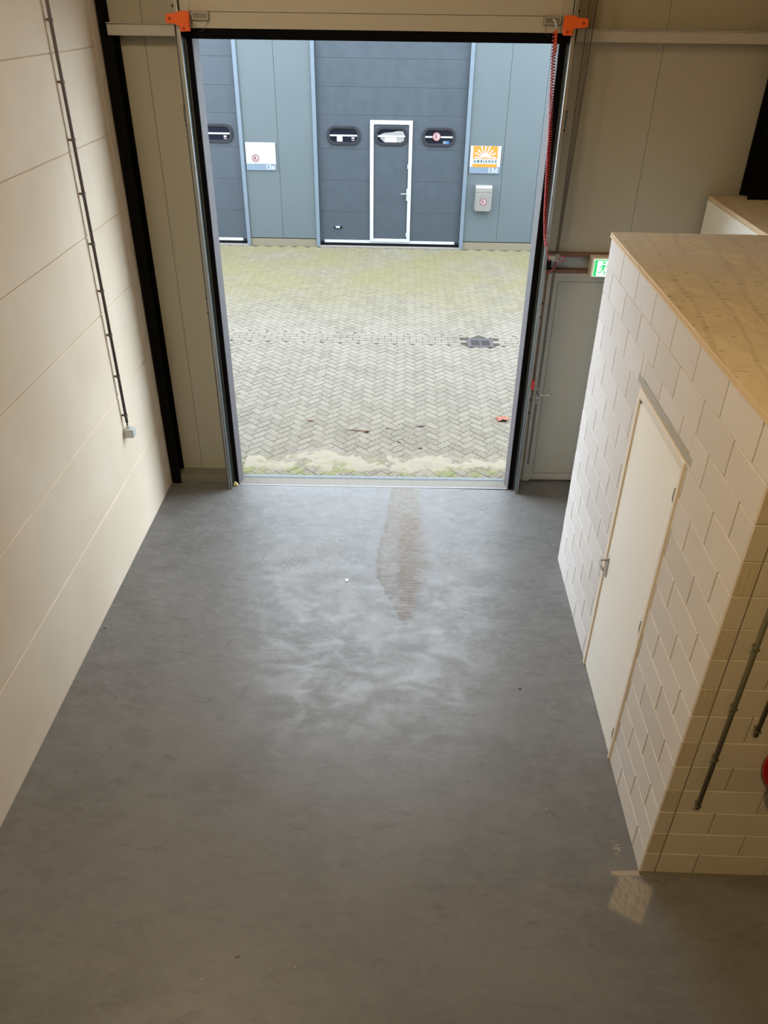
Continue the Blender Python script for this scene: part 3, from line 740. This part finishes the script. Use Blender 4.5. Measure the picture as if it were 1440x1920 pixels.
for a, l in ((0, .215), (22, .225), (43, .205), (67, .212), (90, .212), (113, .212), (137, .205), (158, .225), (180, .215)):
    ar = math.radians(a); d = (math.cos(ar), math.sin(ar)); p = (-d[1], d[0]); w0, w1 = .010, .014
    if a in (67, 90, 113): l = .212/ d[1]
    b.prism([(cx+d[0]*.05+p[0]*w0, cz+d[1]*.05+p[1]*w0), (cx+d[0]*l+p[0]*w1, cz+d[1]*l+p[1]*w1), (cx+d[0]*l-p[0]*w1, cz+d[1]*l-p[1]*w1), (cx+d[0]*.05-p[0]*w0, cz+d[1]*.05-p[1]*w0)], 1, SY-.0258, SY-.0246)
b.build('sunburst', M['signw'], orp)
b = MB(); b.box(1.31, 1.805, SY-.0262, SY-.0222, 1.640, 1.702); b.build('orange_bar', M['signo'], s2)
text('name_text', 'A M B I A N C E', .070, (1.558, SY-.0235, 1.750), M['signt'], s2, .0028, .47)
text('number_text', '13d', .125, (1.735, SY-.0255, 1.585), M['signw'], s2, .004, .18)
mb = thing('mailbox', 'stainless steel wall mailbox with a round parking sticker under the sunburst sign', 'mailbox', (1.57, SY, .80))
b = MB(); b.prism([(SY-.001,.83),(SY-.001,1.30),(SY-.06,1.30),(SY-.115,1.265),(SY-.115,.83)], 0, 1.402, 1.745); b.build('box_body', M['steel'], mb, bevel=.004)
b = MB(); b.box(1.422, 1.725, SY-.130, SY-.114, .805, 1.150); dr = b.build('box_door', M['steel'], mb, bevel=.003)
ring_sticker(1.575, .99, SY-.131, dr, .072)
b = MB(); b.prism(circle(1.575, 1.105, .012), 1, SY-.136, SY-.130); b.build('lock', M['chrome'], dr)
b = MB(); b.box(1.415, 1.732, SY-.128, SY-.110, 1.165, 1.250); b.build('slot_flap', M['steel'], mb, bevel=.003)
b = MB()
for x0, x1 in ((1.435, 1.555), (1.60, 1.715)): b.box(x0, x1, SY-.1295, SY-.127, 1.196, 1.216)
b.build('slot', M['greyd'], mb)

# drain grate in the paved yard
dg_ = thing('drain_grate', 'rectangular cast-iron street drain grate set in the paving', 'drain', (1.205, 4.415, -.01))
b = MB(); b.ring([(1.0,4.24),(1.41,4.24),(1.41,4.592),(1.0,4.592)], [(1.06,4.30),(1.35,4.30),(1.35,4.53),(1.06,4.53)], 2, -.03, .0); b.build('grate_frame', M['cast'], dg_, bevel=.004)
b = MB(); b.box(1.06, 1.35, 4.30, 4.53, -.025, -.014); b.build('grate_pit', M['hole'], dg_)
b = MB(); b.box(1.195, 1.215, 4.30, 4.53, -.02, -.001)
for k in range(6): b.box(1.06, 1.35, 4.322+k*.037, 4.339+k*.037, -.02, -.002)
b.build('grate_bars', M['cast'], dg_)

# leaves and twigs on the pavers
def leaf_obj(name, label, cat, cx, cy, l, w, ang, mat, lobes=0, curl=.012):
    b = MB(); n = 28; vs = [(cx, cy, -.004)]; fs = []
    for k in range(n):
        a = 2*math.pi*k/n
        r = 1.0 if not lobes else (.55 + .45*abs(math.cos(a*lobes/2)))
        x = l/2*math.cos(a)*r; y = w/2*math.sin(a)*r
        z = -.006 + curl*abs(math.sin(a))*(.6+.4*math.sin(3*a))
        vs.append((cx + x*math.cos(ang)-y*math.sin(ang), cy + x*math.sin(ang)+y*math.cos(ang), z))
    top = len(vs)
    vs += [(v[0], v[1], v[2]+.0012) for v in vs]
    for k in range(n):
        j = (k+1) % n
        fs += [(0, 1+j, 1+k), (top, top+1+k, top+1+j), (1+k, 1+j, top+1+j, top+1+k)]
    b.sm = True; b.add(vs, fs)
    return tag(b.build(name, mat), label, cat)
leaf_obj('fallen_leaf', 'reddish lobed fallen leaf on the pavers near the right gate jamb', 'leaf', 1.30, 1.76, .21, .16, .2, M['leafr'], 5, .03)
leaf_obj('fallen_leaf', 'dark wet oval leaf lying on the pavers right of the twig', 'leaf', .252, 1.516, .10, .045, .15, M['leafd'], 0, .008)
leaf_obj('fallen_leaf', 'orange-brown leaf lying at the right tip of the twig', 'leaf', -.43, 1.335, .10, .07, .5, M['leafb'], 5, .02)
leaf_obj('fallen_leaf', 'small pale brown leaf on the pavers left of the twig', 'leaf', -1.16, 1.60, .08, .04, .0, M['leafb'], 0, .008)
leaf_obj('fallen_leaf', 'tiny dark leaf nearest the sand drift in the middle', 'leaf', .235, .94, .06, .03, .1, M['leafd'], 0, .008)
leaf_obj('fallen_leaf', 'crinkled brown leaf between the twig and the dark wet leaf', 'leaf', -.17, 1.44, .055, .045, .4, M['leafb'], 3, .012)
leaf_obj('fallen_leaf', 'curled dark brown leaf just below the crinkled brown one', 'leaf', -.02, 1.08, .06, .03, -.7, M['leafb'], 0, .012)
b = MB(); b.tube([(-.72,1.37,0),(-.62,1.352,.004),(-.52,1.345,.002),(-.42,1.33,.003)], .006, 7, rs=[.003,.006,.006,.004]); b.tube([(-.60,1.35,.002),(-.56,1.40,.006)], .003, 6)
tag(b.build('twig', M['twig']), 'short brown twig lying on the pavers outside the gate', 'twig')

# ================================================================== GATE HARDWARE
t = thing('steel_column', 'black steel column in the left corner beside the panel wall', 'column', (-2.45, .1, 0), m=MF)
b = MB(MF); b.box(-2.498, -2.406, .0, .012, 0, 4.205); b.box(-2.498, -2.406, .178, .19, 0, 4.205); b.box(-2.458, -2.446, .012, .178, 0, 4.205); b.build('column_profile', M['black'], t)
b = MB(MF); b.box(-2.498, -2.470, .0, .19, 4.205, 6.7); b.build('upper_profile', M['black'], t)
t = thing('steel_column', 'black steel column rising from the plywood deck at the right', 'column', (3.12, .03, 3.05), m=MF)
b = MB(MF); b.box(2.985, 3.335, -.06, -.045, 3.052, 6.69); b.box(2.985, 3.335, .13, .145, 3.052, 6.69); b.box(3.15, 3.17, -.045, .13, 3.052, 6.69); b.build('column_profile', M['black'], t)
def girt(u0, u1, label):
    t = thing('wall_rail', label, 'steel rail', ((u0+u1)/2, .1, 4.21), m=MF)
    b = MB(MF); b.box(u0, u1, .06, .066, 4.212, 4.300); b.box(u0, u1, .066, .20, 4.295, 4.301); b.box(u0, u1, .066, .20, 4.211, 4.217); b.box(u0, u1, .04, .066, 4.296, 4.302)
    b.build('rail_profile', M['girt'], t, bevel=.002)
girt(-2.46, -1.872, 'pale galvanised steel rail crossing the cladding left of the gate')
girt(1.33, 2.975, 'long galvanised steel rail crossing the cladding right of the gate')

def track(sgn, u_rub0, u_rub1, u_pl, u_lip, label):
    t = thing('door_track', label, 'door track', (u_pl, -.04, 0), m=MF)
    lo, hi = min(u_rub0, u_rub1), max(u_rub0, u_rub1)
    b = MB(MF); b.box(lo, hi, -.012, .012, 0, 4.21); b.build('rubber_seal', M['rubber'], t, bevel=.003)
    a, c = sorted((u_rub1, u_pl)); b = MB(MF); b.box(a, c+ .0, -.006, .006, 0, 4.30)
    a, c = sorted((u_pl, u_pl+sgn*.004)); b.box(a, c, -.092, .02, 0, 6.4)
    b.build('angle_profile', M['galvd'], t)
    a, c = sorted((u_pl, u_lip)); b = MB(MF); b.box(a, c, -.098, -.092, 0, 6.4); b.tube([(u_pl+sgn*.003, -.097, 0), (u_pl+sgn*.003, -.097, 6.4)], .0075, 8)
    a, c = sorted((u_lip, u_lip-sgn*.003)); b.box(a, c, -.098, -.055, 0, 6.4)
    b.build('roller_rail', M['galv'], t)
    for z in (3.72, 3.58, 2.1, 1.96, 1.1, .96, 4.5, 4.42):
        b = MB(MF); b.tube([(u_lip+sgn*.012, -.05, z), (u_lip+sgn*.012, -.085, z)], .009, 7); b.build('bolt', M['conduit'], t)
    a, c = sorted((u_lip, u_lip+sgn*.02)); b = MB(MF); b.box(a, c, -.09, .0, 3.60, 3.70); b.build('joint_plate', M['galvd'], t)
    return t
tl = track(-1, -1.767, -1.812, -1.833, -1.862, 'galvanised door track with black rubber seal left of the gate opening')
tr = track(1, 1.190, 1.245, 1.262, 1.290, 'galvanised door track with black rubber seal right of the gate opening')
b = MB(MF); b.prism([(-1.828,.0),(-1.772,.0),(-1.775,.022),(-1.790,.040),(-1.806,.052),(-1.824,.03)], 1, -.042, -.016); 
tag(b.build('foam_blob', M['foam'], bevel=.006), 'small yellowish blob of foam at the foot of the left track', 'foam')

# raised sectional door
sd = thing('raised_door', 'raised cream sectional door with black bottom rubber above the opening', 'industrial door', (-.29, -.04, 4.27), m=MF)
b = MB(MF); zz = [4.272, 4.385, 4.90, 5.40, 5.90, 6.40]
for a, c in zip(zz, zz[1:]): b.box(-1.747, 1.176, -.062, -.024, a+.0015, c-.0015)
b.build('door_panels', M['pcream'], sd, bevel=.002)
b = MB(MF); b.box(-1.820, 1.255, -.050, .0, 4.200, 4.272); b.box(-1.80, 1.24, -.062, -.05, 4.225, 4.245); b.build('bottom_seal', M['rubber'], sd, bevel=.004)
for a, c in ((-1.826, -1.7475), (1.1765, 1.256)):
    b = MB(MF); b.box(a, c, -.066, -.020, 4.272, 6.40); b.build('end_cap', M['girt'], sd, bevel=.002)
PL = [(-1.923,4.368),(-1.862,4.372),(-1.808,4.388),(-1.748,4.390),(-1.738,4.378),(-1.745,4.293),(-1.742,4.253),(-1.821,4.250),(-1.822,4.283),(-1.866,4.303),(-1.926,4.304)]
PR = [(1.182,4.393),(1.249,4.396),(1.298,4.38),(1.368,4.376),(1.372,4.321),(1.35,4.312),(1.262,4.306),(1.258,4.26),(1.185,4.259),(1.180,4.31),(1.180,4.337)]
for pts, hx in ((PL, ((-1.892,4.337),(-1.79,4.272))), (PR, ((1.335,4.345),(1.215,4.285)))):
    b = MB(MF); b.prism(pts, 1, -.145, -.105); o = b.build('safety_bracket', M['orange'], sd, bevel=.006)
    b = MB(MF)
    for hx_, hz_ in hx: b.prism(circle(hx_, hz_, .012, 12), 1, -.148, -.140)
    b.build('bolt_recess', M['orange_d'], o)
for (x0, x1, nm) in ((-1.735, -1.596, 'l'), (1.031, 1.170, 'r')):
    b = MB(MF); b.cbox(x0, x1, -.085, -.060, 4.326, 4.388, .006); o = b.build('cover_plate', M['greyd'], sd)
    b = MB(MF); b.ring(rrect((x0+x1)/2, 4.357, .128, .052, .008), rrect((x0+x1)/2, 4.357, .112, .038, .006), 1, -.090, -.084); b.build('cover_rim', M['girt'], o)
b = MB(MF); b.tube([(-1.737,-.075,4.315),(-1.72,-.09,4.295),(-1.705,-.085,4.28),(-1.70,-.08,4.297)], .0022, 6); b.tube([(-1.61,-.075,4.325),(-1.62,-.09,4.29),(-1.65,-.09,4.26),(-1.68,-.08,4.25)], .0016, 6)
b.tube([(1.055,-.075,4.325),(1.05,-.085,4.30),(1.06,-.09,4.27),(1.085,-.08,4.25)], .0016, 6)
b.build('thin_wires', M['conduit'], sd)

# spiral cable from the raised door to the switch box
sc_ = thing('spiral_cable', 'red coiled cable hanging along the right side of the gate', 'cable', (1.11, -.12, 4.31), m=MF)
key = [(1.122,4.29),(1.128,4.15),(1.150,3.85),(1.174,3.559),(1.198,3.2),(1.219,2.919),(1.245,2.72),(1.262,2.64)]
def along(t):
    zt = key[0][1] + (key[-1][1]-key[0][1])*t
    for (x0, z0), (x1, z1) in zip(key, key[1:]):
        if z1 <= zt <= z0: return x0 + (x1-x0)*(z0-zt)/(z0-z1), zt
    return key[-1]
turns = 84; N = turns*9; path = []
for i in range(N+1):
    t_ = i/N; tt = t_**0.93
    u, z = along(tt); a = 2*math.pi*turns*t_
    path.append((u + .0165*math.cos(a), -.128 + .0165*math.sin(a), z))
b = MB(MF); b.tube(path, .0042, 5, cap=True); b.build('coil', M['redcable'], sc_)
b = MB(MF); b.tube([(1.128,-.128,4.30),(1.136,-.13,4.22),(1.142,-.13,4.14)], .009, 8); b.build('straight_end', M['orange'], sc_)
b = MB(MF); b.tube([(1.105,-.088,4.362),(1.108,-.115,4.362),(1.120,-.130,4.345),(1.126,-.130,4.31)], .0095, 8); b.build('grey_gland', M['grey'], sc_)

jb = thing('switch_box', 'grey switch bracket with red cable loop on the right track', 'switch box', (1.33, -.1, 2.52), m=MF)
b = MB(MF); b.cbox(1.295, 1.362, -.13, -.085, 2.520, 2.556, .004); b.box(1.30, 1.41, -.125, -.095, 2.508, 2.522); b.build('bracket', M['alu'], jb)
b = MB(MF); b.cbox(1.352, 1.392, -.14, -.09, 2.524, 2.572, .006); b.tube([(1.39,-.12,2.512),(1.425,-.12,2.505)], .012, 8); b.build('gland', M['greyd'], jb)
b = MB(MF); b.cbox(1.292, 1.325, -.13, -.075, 2.43, 2.522, .006); b.build('rubber_buffer', M['rubber'], jb)
lp = [(1.385 + .03 + .030*math.cos(a), -.14 + .01*math.sin(a), 2.540 + .017*math.sin(a)) for a in [math.radians(200 - 17*k) for k in range(19)]]
b = MB(MF); b.tube(lp, .0045, 6); b.tube([(1.262,-.128,2.64),(1.275,-.13,2.60),(1.287,-.13,2.56),(1.30,-.135,2.53),(1.305,-.135,2.51)], .004, 6)
b.tube([(1.375,-.12,2.51),(1.365,-.12,2.47),(1.345,-.12,2.43),(1.32,-.12,2.405),(1.298,-.12,2.40),(1.294,-.12,2.42)], .004, 6); b.build('cable', M['redcable'], jb)
b = MB(MF); b.tube([(1.318,-.10,2.44),(1.312,-.10,2.30),(1.304,-.10,1.8),(1.302,-.10,1.34)], .0045, 6); b.build('lower_cable', M['brown'], jb)
b = MB(MF); b.cbox(1.292, 1.314, -.125, -.075, 1.235, 1.330, .004)
tag(b.build('red_stop_box', M['red']), 'small red box fixed to the right track beside the chain', 'control box')

# hand chain of the gate
hc = thing('hand_chain', 'long dark hand chain loop hanging in front of the exit door', 'chain', (1.37, -.1, .33), m=MF)
def chain(b, p0, p1, ll=.030, r=.0026, w=.0075):
    p0, p1 = Vector(p0), Vector(p1); n = int((p1-p0).length/(ll*.74)); d = (p1-p0)/n
    ax = (p1-p0).normalized(); s0 = ax.orthogonal().normalized(); s1 = ax.cross(s0)
    for k in range(n):
        c = p0 + d*(k+.5); s = s0 if k % 2 else s1; q = []
        for a in range(8):
            an = 2*math.pi*a/8; q.append(c + ax*(ll/2-r)*math.cos(an)*1.0 + s*w*math.sin(an))
        q.append(q[0]); b.tube(q, r, 4, cap=False)
b = MB(MF); zb = .36
chain(b, (1.352,-.10,zb+.02), (1.360,-.10,2.45)); chain(b, (1.360,-.10,2.45), (1.378,-.10,6.3)); 
chain(b, (1.363,-.10,zb), (1.378,-.07,2.45)); chain(b, (1.378,-.07,2.45), (1.470,-.10,6.3))
b.build('chain_links', M['conduit'], hc)
b = MB(MF); b.tube([(1.372,-.09,2.55),(1.398,-.10,4.4),(1.42,-.10,6.3)], .0022, 5); b.tube([(1.366,-.10,2.58),(1.385,-.12,4.4),(1.39,-.12,6.3)], .0016, 5); b.build('pull_cord', M['conduit'], hc)

# illuminated exit sign over the exit door
es = thing('exit_sign', 'glowing green running-man exit sign above the cream exit door', 'sign', (1.90, .1, 2.30), m=MF)
b = MB(MF); b.cbox(1.742, 2.09, .06, .175, 2.315, 2.495, .008); b.build('housing', M['white'], es)
b = MB(MF); b.box(1.765, 2.07, .056, .0605, 2.325, 2.480); fc = b.build('sign_face', M['exit_w'], es)
b = MB(MF); b.box(1.767, 1.795, .0545, .0558, 2.327, 2.478); b.box(1.795, 1.93, .0545, .0558, 2.468, 2.478)
b.prism(circle(1.857, 2.452, .012, 14), 1, .0545, .0558)
for seg in ([(1.862,2.435),(1.846,2.432),(1.840,2.390),(1.858,2.384),(1.868,2.40)], [(1.846,2.432),(1.815,2.412),(1.822,2.404),(1.848,2.420)], [(1.862,2.434),(1.895,2.418),(1.892,2.409),(1.862,2.422)],
            [(1.840,2.392),(1.850,2.386),(1.838,2.358),(1.806,2.352),(1.806,2.362),(1.830,2.366)], [(1.850,2.388),(1.861,2.386),(1.880,2.362),(1.872,2.334),(1.863,2.336),(1.867,2.360)]):
    b.prism(seg, 1, .0545, .0558)
b.box(1.925, 2.06, .0545, .0558, 2.335, 2.47)
b.build('pictogram', M['exit_g'], fc)

# ---------------------------------------------------------------- left wall conduit and socket
cd = thing('conduit', 'dark vertical conduit clipped to the left panel wall', 'conduit', (-2.485, -1.033, 1.25))
b = MB(); b.tube([(-2.478,-1.033,1.262),(-2.478,-1.033,6.68)], .0125, 12); b.build('pipe', M['conduit'], cd)
b = MB(); b.tube([(-2.478,-1.033,1.20),(-2.478,-1.033,1.27)], .006, 8); b.build('cable', M['rubber'], cd)
z = 1.335
while z < 6.6:
    b = MB(); b.box(-2.512, -2.480, -1.040, -1.026, z-.007, z+.007); b.prism([(-2.492,-1.052),(-2.466,-1.049),(-2.462,-1.033),(-2.466,-1.017),(-2.492,-1.014)], 2, z-.010, z+.010)
    b.build('pipe_clip', M['conduit'], cd, bevel=.002); z += .3755
sk = thing('wall_socket', 'light grey surface-mounted socket box under the conduit on the left wall', 'socket', (-2.513, -1.03, 1.11))
b = MB(); b.cbox(-2.512, -2.440, -1.070, -.992, 1.120, 1.205, .008); b.build('socket_body', M['grey'], sk)
b = MB(); b.cbox(-2.445, -2.425, -1.066, -.996, 1.124, 1.200, .006); b.build('socket_lid', M['grey'], sk)
b = MB(); b.tube([(-2.478,-1.033,1.200),(-2.478,-1.033,1.235)], .013, 10); b.build('cable_gland', M['grey'], sk)

# conduits on the end wall of the inner room
def pipe(label, x, z0, z1, r, dx, zc):
    t = thing('conduit', label, 'conduit', (x, YN-.03, z0))
    b = MB(); b.tube([(x, YN-.035, z0), (x+dx, YN-.035, z1)], r, 12); b.build('pipe', M['conduit_g'], t)
    for z in zc:
        xx = x + dx*(z-z0)/(z1-z0)
        b = MB(); b.box(xx-.006, xx+.006, YN-.03, YN, z-.006, z+.006); b.prism([(xx-r-.002,YN-.02),(xx-r-.003,YN-.046),(xx+r+.003,YN-.046),(xx+r+.002,YN-.02)], 2, z-.006, z+.006)
        b.tube([(xx-r-.004, YN-.045, z), (xx-r-.018, YN-.050, z+.004)], .004, 6)
        b.build('pipe_clip', M['conduit_g'], t)
pipe('long olive-grey conduit clipped to the end wall of block room', 1.728, .690, 3.0, .0115, -.006, (.715, 1.11, 1.50, 1.91, 2.32, 2.72))
pipe('short olive-grey conduit beside the red hose reel', 1.890, 1.305, 3.0, .0105, -.004, (1.34, 1.75, 2.15, 2.6))
# fire hose reel mostly outside the frame
hr = thing('hose_reel', 'red fire hose reel on the end wall at the right picture edge', 'fire hose reel', (2.255, YN, 1.08))
for y0, y1, nm in ((YN-.19, YN-.175, 'side_disc'), (YN-.05, YN-.035, 'side_disc')):
    b = MB(); b.prism(circle(2.262, 1.10, .275, 48), 1, y0, y1); b.build(nm, M['hose'], hr, bevel=.004)
for k in range(5):
    pts = [(2.262+.23*math.cos(2*math.pi*i/40), YN-.062-k*.025, 1.10+.23*math.sin(2*math.pi*i/40)) for i in range(41)]
    b = MB(); b.tube(pts, .012, 8, cap=False); b.build('hose', M['rubber'], hr)
b = MB(); b.tube([(2.262,YN-.001,1.10),(2.262,YN-.21,1.10)], .035, 16); b.build('hub', M['chrome'], hr)

# ---------------------------------------------------------------- plywood on top of the inner room
def ply(label, x0, x1, y0, y1, z0, z1):
    b = MB(); b.box(x0, x1, y0, y1, z0, z1); o = b.build('plywood_sheet', [M['ply'], M['plyedge']], bevel=.0015)
    for p in o.data.polygons:
        if abs(p.normal.z) < .5: p.material_index = 1
    tag(o, label, 'plywood', 'plywood sheets covering the block room')
E_ = XB-.006
ply('upper plywood sheet, cool light painted in grey, at the far end of the block room roof', E_, XR-.003, -2.062, -1.205, 3.029, 3.047)
ply('upper plywood sheet with knots in the middle of the block room roof', E_+.004, XR-.003, -3.285, -2.065, 3.029, 3.047)
ply('warm-toned upper plywood sheet nearest the camera on the block room roof', E_, XR-.003, YN-.004, -3.288, 3.029, 3.047)
ply('lower plywood sheet under the far part of the block room roof', E_-.004, XR-.003, -2.30, -1.21, 3.0105, 3.0285)
ply('lower plywood sheet under the near part of the block room roof', E_-.002, XR-.003, YN-.002, -2.303, 3.0105, 3.0285)
ply('plywood sheet on the white wing by the front wall', 2.70, XR-.003, -1.202, .185, 3.0105, 3.047)
b = MB(); b.tube([(3.12,-.12,3.053),(3.16,-.15,3.055),(3.20,-.14,3.075),(3.25,-.15,3.06),(3.30,-.16,3.055)], .005, 7)
tag(b.build('loose_cable', M['alu']), 'thin pale loose cable at the foot of the right column', 'cable')
b = MB()
random.seed(3)
b.prism([(-.471,-1.66),(-.452,-1.655),(-.448,-1.625),(-.470,-1.618),(-.480,-1.64)], 2, .0005, .006)
tag(b.build('paper_scrap', M['paper'], bevel=.001), 'tiny white paper scrap on the concrete floor inside the gate', 'paper')
for (x, y, lab) in ((-2.47, -2.38, 'small brown crumb of soil on the floor against the left wall'), (.98, -2.93, 'small dark chip on the floor between the tyre stain and the white door'), (-.84, -5.03, 'pale crumb on the floor near the bottom of the picture')):
    b = MB(); b.prism([(x-.012,y-.006),(x+.010,y-.008),(x+.014,y+.004),(x-.004,y+.009)], 2, .0003, .007)
    tag(b.build('floor_crumb', M['twig'] if 'dark' in lab or 'brown' in lab else M['thresh'], bevel=.002), lab, 'crumb')

# ---------------------------------------------------------------- ceiling lamps: an added fill near the gate, a hall lamp behind the camera
def lamp(x, y, label, power=LAMP_POWER, color=LAMP_COLOR):
    t = thing('ceiling_lamp', label, 'lamp', (x, y, 6.70), 'ceiling lamps of the hall')
    b = MB(); b.cbox(x-.07, x+.07, y-.62, y+.62, 6.635, 6.699, .006); b.build('lamp_housing', M['white'], t)
    b = MB(); b.cbox(x-.055, x+.055, y-.60, y+.60, 6.612, 6.636, .006); b.build('diffuser', M['lamp'], t)
    ld = bpy.data.lights.new('lamp_light', 'AREA'); ld.shape = 'RECTANGLE'; ld.size = .10; ld.size_y = 1.15; ld.energy = power; ld.color = color
    lo = bpy.data.objects.new('lamp_light', ld); COL.objects.link(lo); lo.parent = t; lo.location = (0, 0, -.095)
lamp(-2.1, -4.3, 'long added fill lamp nearest the gate, unseen above the picture', 125.0, (1.0, 0.79, 0.52))  # unseen fill, added to brighten the side of the block room
lamp(0.0, -8.4, 'long ceiling lamp over the mezzanine behind the camera')
